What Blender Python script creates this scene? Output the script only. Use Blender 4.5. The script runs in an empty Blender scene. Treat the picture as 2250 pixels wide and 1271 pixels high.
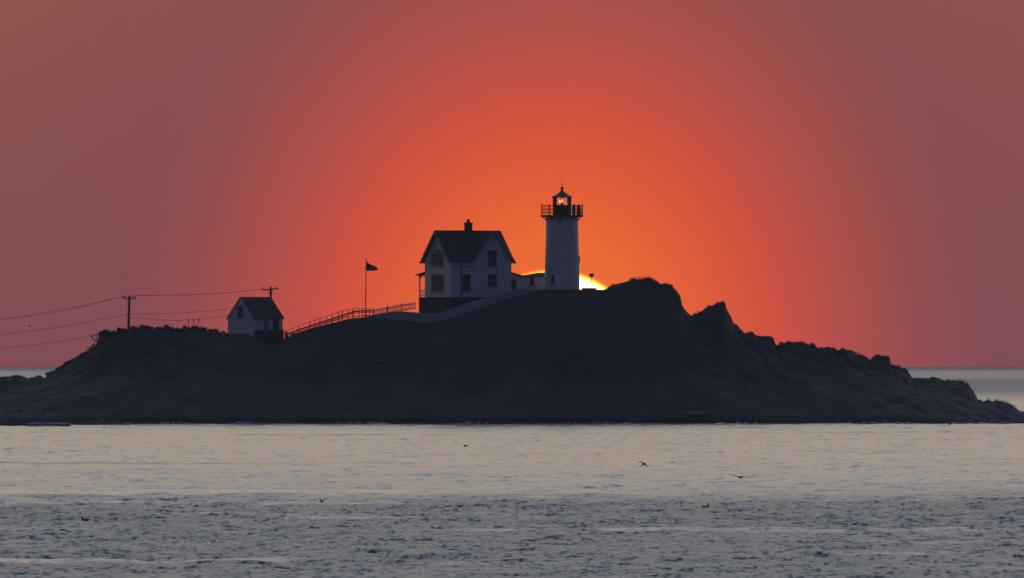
import bpy, math, random
import numpy as np
from mathutils import Vector, Matrix

# ------------------------------------------------------------------ camera
sc = bpy.context.scene
C = sc.collection
R = math.radians
F = 44443.0            # focal length in pixels of the 2250 px wide photograph
EYE, EYEROW = 8.74, 772.7
def P(px, py, Y=2470.0):
    """photograph pixel + real distance -> world point"""
    return Vector(((px - 1125.0) * Y / F, Y, EYE + (EYEROW - py) * Y / F))
cam_d = bpy.data.cameras.new('camera')
cam = bpy.data.objects.new('camera', cam_d); C.objects.link(cam)
cam_d.sensor_width = 36.0
cam_d.lens = 36.0 * F / 2250.0
cam_d.clip_start = 1.0; cam_d.clip_end = 60000.0
cam.location = (0, 0, EYE)
cam.rotation_euler = (R(90) + math.atan((EYEROW - 635.5) / F), 0, 0)
sc.camera = cam

# ------------------------------------------------------------------ sky, sun
SUN_AZ = math.degrees(math.atan((1214 - 1125) / F))     # degrees right of +Y
SUN_EL = math.degrees(math.atan((EYEROW - 800) / F))
def srgb(r, g, b, a=1.0):
    f = lambda c: (c/255/12.92) if c/255 <= 0.04045 else ((c/255 + 0.055)/1.055)**2.4
    return (f(r), f(g), f(b), a)
HAZE = 4.2e-5        # extinction of the morning haze per metre
world = bpy.data.worlds.new('World'); sc.world = world; world.use_nodes = True
def build_sky():
    nt = world.node_tree; nt.nodes.clear(); N = nt.nodes.new; L = nt.links.new
    def math_(op, a, b=None, c=None, clamp=False):
        n = N('ShaderNodeMath'); n.operation = op; n.use_clamp = clamp
        for i, v in enumerate((a, b, c)):
            if v is None: continue
            if isinstance(v, (int, float)): n.inputs[i].default_value = v
            else: L(v, n.inputs[i])
        return n.outputs[0]
    def ramp(fac, stops, interp='LINEAR'):
        n = N('ShaderNodeValToRGB'); cr = n.color_ramp; cr.interpolation = interp
        while len(cr.elements) > 1: cr.elements.remove(cr.elements[-1])
        cr.elements[0].position = stops[0][0]; cr.elements[0].color = stops[0][1]
        for p, c in stops[1:]:
            e = cr.elements.new(p); e.color = c
        L(fac, n.inputs[0]); return n.outputs[0]
    def smooth(v, lo, hi, a, b):
        n = N('ShaderNodeMapRange'); n.interpolation_type = 'SMOOTHSTEP'
        L(v, n.inputs[0]); 
        for i, x in enumerate((lo, hi, a, b)): n.inputs[i+1].default_value = x
        return n.outputs[0]
    def mix(fac, a, b):
        n = N('ShaderNodeMix'); n.data_type = 'RGBA'
        if isinstance(fac, (int, float)): n.inputs['Factor'].default_value = fac
        else: L(fac, n.inputs['Factor'])
        for k, v in ((6, a), (7, b)):
            if isinstance(v, tuple): n.inputs[k].default_value = v
            else: L(v, n.inputs[k])
        return n.outputs[2]
    tc = N('ShaderNodeTexCoord'); sep = N('ShaderNodeSeparateXYZ'); L(tc.outputs['Generated'], sep.inputs[0])
    x, y, z = sep.outputs
    el = math_('MULTIPLY', math_('ARCSINE', z), 57.29578)
    az = math_('SUBTRACT', math_('MULTIPLY', math_('ARCTAN2', x, y), 57.29578), SUN_AZ)
    elp = math_('MAXIMUM', el, 0.0)
    def hyp(a, b): return math_('SQRT', math_('ADD', math_('MULTIPLY', a, a), math_('MULTIPLY', b, b)))
    # aureole of the rising sun, a little taller than wide
    d = hyp(az, math_('DIVIDE', math_('SUBTRACT', el, SUN_EL), 1.12))
    px = lambda p: p * 0.98 / 775.67 / 2.2
    aure = ramp(math_('DIVIDE', d, 2.2), [(px(p), srgb(*c)) for p, c in (
        (0, (237, 110, 50)), (236, (232, 105, 51)), (297, (228, 97, 51)), (380, (219, 90, 54)), (455, (209, 84, 58)), (500, (203, 80, 61)), (540, (197, 78, 64)), (587, (187, 78, 68)),
        (640, (176, 78, 71)), (710, (164, 76, 74)), (760, (156, 76, 75)), (821, (146, 74, 77)), (900, (136, 75, 79)), (986, (128, 75, 80)), (1220, (127, 76, 80)), (1500, (126, 78, 80)))])
    # clear air above the low haze belt: mauve, then peach, then grey blue
    E = lambda e: math.sqrt(e / 90.0)
    base = ramp(math_('SQRT', math_('DIVIDE', elp, 90.0)), [
        (E(0), srgb(130, 74, 78)), (E(0.5), srgb(130, 78, 79)), (E(1.1), srgb(133, 85, 79)), (E(2.2), srgb(190, 145, 118)),
        (E(4.5), srgb(250, 214, 164)), (E(9), srgb(250, 224, 190)), (E(16), srgb(224, 234, 246)),
        (E(28), srgb(214, 232, 255)), (E(50), srgb(156, 176, 216)), (E(90), srgb(60, 70, 106))])
    # the western half of the sky is still night blue
    west = ramp(math_('SQRT', math_('DIVIDE', elp, 90.0)), [
        (E(0), srgb(52, 56, 82)), (E(10), srgb(59, 63, 91)), (E(40), srgb(52, 57, 86)), (E(90), srgb(50, 56, 86))])
    base = mix(smooth(y, 0.2, 0.95, 0.0, 1.0), west, base)
    col = mix(smooth(d, 1.0, 2.1, 1.0, 0.0), base, aure)
    # that is the sky as seen through the low haze; above the haze it is brighter by what the haze takes
    zz = math_('MAXIMUM', z, 0.00207)
    et = math_('EXPONENT', math_('DIVIDE', 25.3*HAZE, zz))
    v1 = N('ShaderNodeVectorMath'); v1.operation = 'SCALE'; L(col, v1.inputs[0]); L(et, v1.inputs['Scale'])
    v2 = N('ShaderNodeVectorMath'); v2.operation = 'SCALE'; v2.inputs[0].default_value = (0.075, 0.076, 0.095); L(math_('SUBTRACT', et, 1.0), v2.inputs['Scale'])
    v3 = N('ShaderNodeVectorMath'); v3.operation = 'SUBTRACT'; L(v1.outputs[0], v3.inputs[0]); L(v2.outputs[0], v3.inputs[1])
    v4 = N('ShaderNodeVectorMath'); v4.operation = 'MAXIMUM'; L(v3.outputs[0], v4.inputs[0]); v4.inputs[1].default_value = (0, 0, 0)
    col = v4.outputs[0]
    # the disc itself, with limb darkening
    dd = hyp(az, math_('SUBTRACT', el, SUN_EL))
    disc = ramp(math_('DIVIDE', dd, 0.2975), [
        (0.0, (1, 0.93, 0.72, 1)), (0.76, (1, 0.90, 0.62, 1)), (0.835, (1, 0.72, 0.26, 1)), (0.868, (0.8, 0.30, 0.03, 1)), (0.89, (0.3, 0.06, 0.0, 1)), (0.91, (0, 0, 0, 1))])
    n = N('ShaderNodeVectorMath'); n.operation = 'SCALE'; L(disc, n.inputs[0]); n.inputs['Scale'].default_value = 6.0
    add = N('ShaderNodeVectorMath'); add.operation = 'ADD'; L(col, add.inputs[0]); L(n.outputs[0], add.inputs[1])
    bg = N('ShaderNodeBackground'); L(add.outputs[0], bg.inputs[0]); bg.inputs[1].default_value = 1.0
    sky = N('ShaderNodeTexSky'); sky.sky_type = 'NISHITA'; sky.sun_disc = False
    sky.sun_elevation = R(max(SUN_EL, 0.1)); sky.sun_rotation = R(SUN_AZ); sky.air_density = 1.0; sky.dust_density = 2.0; sky.altitude = 5
    bg2 = N('ShaderNodeBackground'); L(sky.outputs[0], bg2.inputs[0]); bg2.inputs[1].default_value = 0.008
    ad = N('ShaderNodeAddShader'); L(bg.outputs[0], ad.inputs[0]); L(bg2.outputs[0], ad.inputs[1])
    out = N('ShaderNodeOutputWorld'); L(ad.outputs[0], out.inputs[0])
build_sky()
sun_d = bpy.data.lights.new('sun', 'SUN'); sun_d.energy = 0.5; sun_d.angle = R(0.53); sun_d.color = (1.0, 0.42, 0.16)
sun = bpy.data.objects.new('sun', sun_d); C.objects.link(sun); sun.location = (0, 2000, 300)
_e, _a = R(0.12), R(SUN_AZ)
sun.rotation_euler = Vector((math.sin(_a)*math.cos(_e), math.cos(_a)*math.cos(_e), math.sin(_e))).to_track_quat('Z', 'Y').to_euler()
vs = sc.view_settings; vs.view_transform = 'Standard'; vs.look = 'None'; vs.exposure = 0.0; vs.gamma = 1.0; vs.use_curve_mapping = False
sc.render.engine = 'CYCLES'
sc.cycles.use_denoising = True; sc.cycles.use_adaptive_sampling = False
sc.cycles.max_bounces = 6; sc.cycles.volume_bounces = 0

# ------------------------------------------------------------------ materials
def mat(name, col, rough=0.7, var=0.25, scale=4.0, bump=0.0, metallic=0.0, spec=0.3, emit=None, emit_s=0.0):
    m = bpy.data.materials.new(name); m.use_nodes = True
    nt = m.node_tree; b = nt.nodes['Principled BSDF']; N = nt.nodes.new; L = nt.links.new
    b.inputs['Roughness'].default_value = rough; b.inputs['Metallic'].default_value = metallic
    b.inputs['Specular IOR Level'].default_value = spec
    tc = N('ShaderNodeTexCoord'); no = N('ShaderNodeTexNoise'); no.inputs['Scale'].default_value = scale; no.inputs['Detail'].default_value = 6
    L(tc.outputs['Object'], no.inputs['Vector'])
    mx = N('ShaderNodeMix'); mx.data_type = 'RGBA'; L(no.outputs['Fac'], mx.inputs['Factor'])
    mx.inputs[6].default_value = tuple(c*(1-var) for c in col) + (1,); mx.inputs[7].default_value = tuple(min(1, c*(1+var)) for c in col) + (1,)
    L(mx.outputs[2], b.inputs['Base Color'])
    if bump:
        bp = N('ShaderNodeBump'); bp.inputs['Strength'].default_value = bump; bp.inputs['Distance'].default_value = 0.05
        L(no.outputs['Fac'], bp.inputs['Height']); L(bp.outputs[0], b.inputs['Normal'])
    if emit:
        b.inputs['Emission Color'].default_value = emit + (1,); b.inputs['Emission Strength'].default_value = emit_s
    return m
M = {
 'white': mat('white_paint', (0.72, 0.72, 0.72), 0.6, 0.06, 3.0),
 'tower': mat('tower_paint', (0.74, 0.74, 0.73), 0.5, 0.08, 1.2),
 'shingle': mat('roof_shingles', (0.05, 0.045, 0.045), 0.85, 0.4, 6.0, 0.4),
 'trim': mat('window_trim', (0.34, 0.35, 0.37), 0.6, 0.06, 3.0),
 'brick': mat('dark_brick', (0.034, 0.03, 0.03), 0.85, 0.4, 5.0, 0.3),
 'black': mat('black_iron', (0.02, 0.02, 0.022), 0.55, 0.3, 5.0, 0.0, 0.0, 0.4),
 'wood': mat('weathered_wood', (0.10, 0.085, 0.07), 0.85, 0.35, 5.0, 0.2),
 'wood2': mat('dark_wood', (0.032, 0.029, 0.028), 0.85, 0.35, 5.0, 0.2),
 'concrete': mat('concrete', (0.42, 0.43, 0.44), 0.85, 0.18, 1.5, 0.2),
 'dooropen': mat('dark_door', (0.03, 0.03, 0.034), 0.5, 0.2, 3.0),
 'greydoor': mat('grey_panel', (0.22, 0.24, 0.26), 0.6, 0.1, 3.0),
 'wire': mat('wire', (0.02, 0.02, 0.02), 0.6, 0.1, 3.0),
 'leaf': mat('shrub_leaf', (0.035, 0.045, 0.025), 0.8, 0.5, 2.0),
 'twig': mat('twig', (0.04, 0.03, 0.025), 0.85, 0.3, 5.0),
 'grass': mat('grass_blade', (0.05, 0.06, 0.03), 0.8, 0.4, 0.6),
 'bird': mat('bird_feathers', (0.03, 0.03, 0.033), 0.7, 0.3, 8.0),
 'rockdark': mat('wet_rock', (0.035, 0.034, 0.036), 0.9, 0.4, 1.0, 0.5, 0.0, 0.05),
 'rockpale': mat('pale_rock', (0.36, 0.35, 0.33), 0.85, 0.3, 2.0, 0.4),
 'foam': mat('foam', (0.75, 0.76, 0.77), 0.7, 0.1, 2.0),
 'steel': mat('grey_steel', (0.25, 0.25, 0.26), 0.5, 0.2, 5.0, 0.0, 0.6),
 'red_lamp': mat('lit_lens', (0.6, 0.1, 0.05), 0.3, 0.1, 3.0, emit=(1.0, 0.55, 0.14), emit_s=3.0),
 'red_glow': mat('lit_lens_red', (0.5, 0.02, 0.02), 0.3, 0.1, 3.0, emit=(1.0, 0.02, 0.008), emit_s=0.9),
}
def cloth(name, col):
    m = mat(name, col, 0.8, 0.12, 5.0); nt = m.node_tree; b = nt.nodes['Principled BSDF']; o = nt.nodes['Material Output']
    t = nt.nodes.new('ShaderNodeBsdfTranslucent'); t.inputs[0].default_value = tuple(min(1, c*1.6) for c in col) + (1,)
    x = nt.nodes.new('ShaderNodeMixShader'); x.inputs[0].default_value = 0.45
    nt.links.new(b.outputs[0], x.inputs[1]); nt.links.new(t.outputs[0], x.inputs[2]); nt.links.new(x.outputs[0], o.inputs[0])
    return m
M['red'] = cloth('flag_red', (0.30, 0.03, 0.04)); M['fwhite'] = cloth('flag_white', (0.20, 0.09, 0.09)); M['blue'] = cloth('flag_blue', (0.03, 0.035, 0.14))
def pane_mat():
    m = bpy.data.materials.new('window_glass'); m.use_nodes = True
    b = m.node_tree.nodes['Principled BSDF']
    b.inputs['Base Color'].default_value = (0.015, 0.017, 0.02, 1); b.inputs['Roughness'].default_value = 0.25; b.inputs['Specular IOR Level'].default_value = 0.12
    return m
M['pane'] = pane_mat()
def clear_glass():
    m = bpy.data.materials.new('lantern_glass'); m.use_nodes = True
    nt = m.node_tree; nt.nodes.clear()
    t = nt.nodes.new('ShaderNodeBsdfTransparent'); g = nt.nodes.new('ShaderNodeBsdfGlossy'); g.inputs['Roughness'].default_value = 0.02
    t.inputs[0].default_value = (0.93, 0.93, 0.93, 1)
    f = nt.nodes.new('ShaderNodeFresnel'); f.inputs[0].default_value = 1.45
    mx = nt.nodes.new('ShaderNodeMixShader'); o = nt.nodes.new('ShaderNodeOutputMaterial')
    nt.links.new(f.outputs[0], mx.inputs[0]); nt.links.new(t.outputs[0], mx.inputs[1]); nt.links.new(g.outputs[0], mx.inputs[2]); nt.links.new(mx.outputs[0], o.inputs[0])
    return m
M['glass'] = clear_glass()

# ------------------------------------------------------------------ mesh helpers
def tag(o, label=None, cat=None, group=None, kind=None):
    for k, v in (('label', label), ('category', cat), ('group', group), ('kind', kind)):
        if v: o[k] = v
    return o
def empty(name, loc, rz=0.0):
    o = bpy.data.objects.new(name, None); C.objects.link(o); o.location = loc; o.rotation_euler = (0, 0, rz); o.empty_display_size = 0.5
    return o
class MB:
    def __init__(s): s.v = []; s.f = []; s.mi = []
    def add(s, vs, fs, mi=0):
        n = len(s.v); s.v += [tuple(p) for p in vs]; s.f += [tuple(i + n for i in q) for q in fs]; s.mi += [mi]*len(fs); return s
    def box(s, x0, x1, y0, y1, z0, z1, mi=0):
        return s.add([(x0,y0,z0),(x1,y0,z0),(x1,y1,z0),(x0,y1,z0),(x0,y0,z1),(x1,y0,z1),(x1,y1,z1),(x0,y1,z1)],
                     [(0,3,2,1),(4,5,6,7),(0,1,5,4),(1,2,6,5),(2,3,7,6),(3,0,4,7)], mi)
    def bar(s, p, q, w, h, up=(0,0,1)):
        p, q = Vector(p), Vector(q); d = (q - p).normalized(); side = d.cross(Vector(up))
        if side.length < 1e-4: side = d.cross(Vector((0,1,0)))
        side.normalize(); u = side.cross(d).normalized(); a = side*w/2; b = u*h/2
        return s.add([p-a-b, p+a-b, p+a+b, p-a+b, q-a-b, q+a-b, q+a+b, q-a+b],
                     [(0,1,2,3),(4,7,6,5),(0,4,5,1),(1,5,6,2),(2,6,7,3),(3,7,4,0)])
    def tube(s, pts, r, n=6):
        pts = [Vector(p) for p in pts]; m = len(pts); vs = []; fs = []
        rr = r if isinstance(r, (list, tuple)) else [r]*m
        for i, p in enumerate(pts):
            d = (pts[min(i+1, m-1)] - pts[max(i-1, 0)]).normalized()
            a = d.cross(Vector((0,0,1)));
            if a.length < 1e-3: a = d.cross(Vector((0,1,0)))
            a.normalize(); b = d.cross(a).normalized()
            for k in range(n):
                t = 2*math.pi*k/n; vs.append(p + (a*math.cos(t) + b*math.sin(t))*rr[i])
        for i in range(m-1):
            for k in range(n):
                k2 = (k+1) % n; fs.append((i*n+k, i*n+k2, (i+1)*n+k2, (i+1)*n+k))
        fs.append(tuple(range(n))[::-1]); fs.append(tuple((m-1)*n + k for k in range(n)))
        return s.add(vs, fs)
    def lathe(s, prof, n=24, c=(0,0,0), ph=0.0):
        vs = []; fs = []; m = len(prof)
        for r, z in prof:
            for k in range(n):
                t = 2*math.pi*k/n + ph; vs.append((c[0]+r*math.cos(t), c[1]+r*math.sin(t), c[2]+z))
        for i in range(m-1):
            for k in range(n):
                k2 = (k+1) % n; fs.append((i*n+k, i*n+k2, (i+1)*n+k2, (i+1)*n+k))
        fs.append(tuple(range(n))[::-1]); fs.append(tuple((m-1)*n + k for k in range(n)))
        return s.add(vs, fs)
    def prism(s, poly, vec):
        """polygon of 3-D points extruded along vec"""
        n = len(poly); vec = Vector(vec); a = [Vector(p) for p in poly]; b = [p + vec for p in a]
        fs = [tuple(range(n))[::-1], tuple(range(n, 2*n))] + [(i, (i+1) % n, n + (i+1) % n, n + i) for i in range(n)]
        return s.add(a + b, fs)
    def build(s, name, m, parent=None, loc=None, smooth=False):
        me = bpy.data.meshes.new(name); me.from_pydata(s.v, [], s.f)
        for q in (m if isinstance(m, (list, tuple)) else [m]): me.materials.append(q)
        if isinstance(m, (list, tuple)): me.polygons.foreach_set('material_index', s.mi)
        if smooth: me.polygons.foreach_set('use_smooth', [True]*len(me.polygons))
        me.validate(); me.update()
        bm_fix(me)
        o = bpy.data.objects.new(name, me); C.objects.link(o)
        if parent: o.parent = parent
        if loc is not None: o.location = loc
        return o
import bmesh
def bm_fix(me):
    bm = bmesh.new(); bm.from_mesh(me); bmesh.ops.recalc_face_normals(bm, faces=bm.faces); bm.to_mesh(me); bm.free()

# value noise in numpy
def _hash(ix, iy, seed):
    h = (ix.astype(np.int64)*374761393 + iy.astype(np.int64)*668265263 + seed*974711) & 0x7fffffff
    h = ((h ^ (h >> 13)) * 1274126177) & 0x7fffffff
    return ((h ^ (h >> 16)) & 0xffff) / 65535.0
def vnoise(x, y, seed=0):
    ix, iy = np.floor(x), np.floor(y); fx, fy = x-ix, y-iy
    fx = fx*fx*(3-2*fx); fy = fy*fy*(3-2*fy)
    a = _hash(ix, iy, seed); b = _hash(ix+1, iy, seed); c = _hash(ix, iy+1, seed); d = _hash(ix+1, iy+1, seed)
    return (a*(1-fx)+b*fx)*(1-fy) + (c*(1-fx)+d*fx)*fy
def fbm(x, y, o=4, seed=0):
    t = 0; a = 0.5
    for i in range(o):
        t = t + a*(vnoise(x, y, seed+i*17) - 0.5); x = x*2.03+7.1; y = y*2.03+3.7; a *= 0.5
    return t*2
def grid_mesh(name, V, nx, ny, extra=None):
    """V (ny*nx, 3) -> mesh of quads, fast; extra = (verts, quads) appended"""
    me = bpy.data.meshes.new(name)
    i = np.arange((ny-1)*(nx-1)); r, c = i // (nx-1), i % (nx-1)
    a = r*nx + c
    q = np.stack([a, a+1, a+nx+1, a+nx], 1)
    if extra is not None:
        q = np.concatenate([q, np.array(extra[1]) + len(V)]); V = np.concatenate([V, np.array(extra[0])])
    me.vertices.add(len(V)); me.vertices.foreach_set('co', V.astype(np.float32).ravel())
    me.loops.add(q.size); me.loops.foreach_set('vertex_index', q.astype(np.int32).ravel())
    me.polygons.add(len(q)); me.polygons.foreach_set('loop_start', np.arange(0, q.size, 4, dtype=np.int32))
    me.polygons.foreach_set('use_smooth', np.ones(len(q), dtype=bool))
    me.update(calc_edges=True)
    return me

# ------------------------------------------------------------------ the sea
def sea_material():
    m = bpy.data.materials.new('sea_water'); m.use_nodes = True
    nt = m.node_tree; b = nt.nodes['Principled BSDF']; N = nt.nodes.new; L = nt.links.new
    b.inputs['Base Color'].default_value = (0.012, 0.02, 0.032, 1); b.inputs['IOR'].default_value = 1.333
    geo = N('ShaderNodeNewGeometry'); sep = N('ShaderNodeSeparateXYZ'); L(geo.outputs['Position'], sep.inputs[0])
    def mapn(sx, sy, det=3):
        mp = N('ShaderNodeMapping'); mp.inputs['Scale'].default_value = (sx, sy, 1); L(geo.outputs['Position'], mp.inputs[0])
        n = N('ShaderNodeTexNoise'); n.inputs['Scale'].default_value = 1.0; n.inputs['Detail'].default_value = det; L(mp.outputs[0], n.inputs['Vector'])
        return n.outputs['Fac']
    def math_(op, a, c):
        n = N('ShaderNodeMath'); n.operation = op
        for i, v in enumerate((a, c)):
            if isinstance(v, (int, float)): n.inputs[i].default_value = v
            else: L(v, n.inputs[i])
        return n.outputs[0]
    def mr(v, lo, hi, a, c):
        n = N('ShaderNodeMapRange'); n.interpolation_type = 'SMOOTHSTEP'; L(v, n.inputs[0])
        for i, q in enumerate((lo, hi, a, c)): n.inputs[i+1].default_value = q
        return n.outputs[0]
    # wind-ruffled water: everything nearer than about 1180 m, cat's-paw streaks, a dark belt far out
    y = sep.outputs[1]
    edge = math_('ADD', y, math_('MULTIPLY', math_('SUBTRACT', mapn(0.05, 0.006), 0.5), 210.0))
    edge = math_('ADD', edge, math_('MULTIPLY', math_('SUBTRACT', mapn(0.25, 0.03, 3), 0.5), 130.0))
    near = math_('ADD', mr(edge, 1090, 1280, 0.55, 0.0), mr(edge, 950, 2000, 0.45, 0.0))
    streak = mr(mapn(0.02, 0.02, 2), 0.58, 0.72, 0.0, 0.5)
    fy = math_('ADD', y, math_('MULTIPLY', math_('SUBTRACT', mapn(0.004, 0.0008, 2), 0.5), 900.0))
    belt = math_('MULTIPLY', mr(fy, 3800, 4800, 0.0, 0.45), mr(fy, 6500, 7600, 1.0, 0.0))
    wind = math_('MAXIMUM', math_('MAXIMUM', near, streak), belt)
    calm = math_('MULTIPLY', mr(mapn(0.02, 0.025, 2), 0.56, 0.68, 0.0, 0.6), near)
    wind = math_('SUBTRACT', wind, calm)
    L(math_('MULTIPLY', mr(wind, 0.0, 1.0, 0.24, 0.40), math_('MULTIPLY', mr(y, 3300, 4600, 1.0, 1.45), mr(y, 8800, 11000, 1.0, 1.6))), b.inputs['Roughness'])
    # wavelets too fine for the mesh: slopes from stretched noise
    def slope(sx, sy, det):
        mp = N('ShaderNodeMapping'); mp.inputs['Scale'].default_value = (sx, sy, 1); L(geo.outputs['Position'], mp.inputs[0])
        n = N('ShaderNodeTexNoise'); n.inputs['Scale'].default_value = 1.0; n.inputs['Detail'].default_value = det; L(mp.outputs[0], n.inputs['Vector'])
        v = N('ShaderNodeVectorMath'); v.operation = 'SUBTRACT'; L(n.outputs['Color'], v.inputs[0]); v.inputs[1].default_value = (0.5, 0.5, 0.5); return v.outputs[0]
    def scale(v, k):
        n = N('ShaderNodeVectorMath'); n.operation = 'MULTIPLY'; L(v, n.inputs[0])
        if isinstance(k, tuple): n.inputs[1].default_value = k
        else:
            c = N('ShaderNodeCombineXYZ'); L(k, c.inputs[0]); L(k, c.inputs[1]); L(c.outputs[0], n.inputs[1])
        return n.outputs[0]
    def addv(a, c):
        n = N('ShaderNodeVectorMath'); L(a, n.inputs[0]); L(c, n.inputs[1]); return n.outputs[0]
    big = addv(scale(slope(1.05, 0.22, 1), (0.95, 0.95, 0)), scale(slope(0.38, 0.09, 1), (0.6, 0.6, 0)))
    big = scale(big, math_('MULTIPLY', mr(wind, 0.0, 1.0, 0.30, 0.34), mr(y, 3000, 6000, 1.0, 0.4)))
    fine = addv(scale(slope(2.7, 0.50, 1), (1.0, 1.0, 0)), scale(slope(1.7, 0.36, 0), (0.8, 0.8, 0)))
    fine = scale(fine, math_('MULTIPLY', mr(wind, 0.0, 0.6, 0.30, 0.22), mr(y, 3000, 6000, 1.0, 0.4)))
    chop = addv(scale(slope(5.4, 2.3, 1), (1.0, 1.0, 0)), scale(slope(2.7, 1.0, 1), (0.95, 0.95, 0)))
    fine = addv(fine, scale(chop, mr(wind, 0.1, 0.9, 0.0, 0.93)))
    sl = addv(big, fine)
    nn = addv(geo.outputs['Normal'], sl); no = N('ShaderNodeVectorMath'); no.operation = 'NORMALIZE'; L(nn, no.inputs[0])
    L(no.outputs[0], b.inputs['Normal'])
    return m
def build_sea():
    rng = np.random.RandomState(5)
    ys = [715.0]
    while ys[-1] < 2436: ys.append(ys[-1] + 0.42 + 0.45*(ys[-1]-700)/1740)
    ys = np.array(ys); nx = 290; ny = len(ys)
    t = np.linspace(-1, 1, nx)
    half = 0.0253*1.22*ys + 8
    X = half[:, None]*t[None, :]; Y = np.repeat(ys[:, None], nx, 1)
    Z = np.zeros_like(X)
    dx = 2*half/nx
    n = 46
    lam = np.exp(rng.uniform(math.log(1.3), math.log(13), n))
    ang = rng.normal(0.35, 0.75, n)
    ph = rng.uniform(0, 2*math.pi, n)
    slope = 0.115*math.sqrt(2)/math.sqrt(n)
    near = np.clip((1250 - Y - 60*fbm(X*0.05, Y*0.006, 2, 3))/90, 0, 1)
    for i in range(n):
        k = 2*math.pi/lam[i]
        a = slope/k
        fade = np.clip((lam[i]/(2.4*np.maximum(dx, np.gradient(ys)))) - 1, 0, 1)[:, None]   # drop what the mesh cannot carry
        Z += a*fade*np.sin(k*(X*math.sin(ang[i]) + Y*math.cos(ang[i])) + ph[i])
    Z *= (0.55 + 0.45*near)*(0.75 + 0.5*vnoise(X*0.02, Y*0.015, 9))
    V = np.stack([X.ravel(), Y.ravel(), Z.ravel()], 1)
    B = 14000.0; z0 = -0.32
    # far and surrounding water, one step below the wave troughs
    xs = [-B, -2000, -300, 300, 2000, B]; yy = [-3000, 650, 2500, 4000, 8000, 12000]
    ev = [(x*(1 if abs(x) < 3000 else 1), y, z0) for y in yy for x in xs]; eq = []
    for r in range(len(yy)-1):
        for c in range(len(xs)-1):
            a = r*len(xs)+c; eq.append((a, a+1, a+len(xs)+1, a+len(xs)))
    me = grid_mesh('sea', V, nx, ny, (ev, eq))
    me.materials.append(sea_material())
    o = bpy.data.objects.new('sea', me); C.objects.link(o); tag(o, 'grey and tan rippled sea around the island', kind='structure')
build_sea()

# ------------------------------------------------------------------ the island
CREST = [(-330,945),(-250,900),(-120,850),(-60,838),(0,832),(20,828),(37,826),(60,831),(80,830),(100,831),(104,823),(122,813),(146,800),(160,786),(186,775),
 (202,764),(213,758),(217,746),(235,738),(262,733),(285,728),(330,726),(380,727),(430,725),(455,729),(480,736),(497,739),(508,735),(530,733),(543,734),(553,739),
 (562,745),(600,752),(632,744),(640,738),(680,724.5),(720,713.5),(760,703.5),(780,699.5),(800,698.5),(825,698.5),(860,703),(900,707.5),(940,710.5),(965,708),(1000,698.5),
 (1050,680),(1100,663),(1147,647),(1185,639.5),(1200,637.5),(1230,637),(1260,637),(1280,636.5),(1325,637),(1336,632),(1346,626),(1365,622),(1381,617),
 (1390,612.5),(1400,614),(1412,612),(1425,614.5),(1440,619),(1455,623),(1470,625),(1477,626.5),(1480,634),(1486,638),(1489,645),(1494,650),(1497,660),(1499,672),
 (1506,679),(1512,686),(1519,693),(1530,690),(1541,683),(1556,671),(1570,668),(1576,665),(1586,662),(1593,664),(1595,676),(1601,690),(1608,703),(1612,712),
 (1620,718),(1632,729),(1638,734),(1655,733),(1665,738),(1685,738),(1699,741),(1703,755),(1709,760),(1714,752),(1735,752),(1760,750),(1775,755),
 (1790,757),(1794,766),(1815,766),(1822,763),(1836,766),(1840,772),(1850,768),(1870,769),(1880,776),(1895,778),(1905,782),(1912,788),(1925,781),
 (1945,780),(1953,782),(1959,801),(1976,803),(1982,810),(1992,812),(1998,822),(2006,831),(2030,833),(2052,830),(2070,837),(2090,834),(2110,838),
 (2128,846),(2138,858),(2144,868),(2148,878),(2160,881),(2190,880),(2215,884),(2226,892),(2240,902),(2260,907),(2300,916),(2360,936)]
GROUND = [(780,699),(830,693),(870,688),(915,688),(1000,678),(1060,664),(1125,642),(1200,637.5),(1330,637.5)]
YC = 2459.0
def z_of(prof, px, Y): return EYE + (EYEROW - np.interp(px, [p[0] for p in prof], [p[1] for p in prof]))*Y/F
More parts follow.
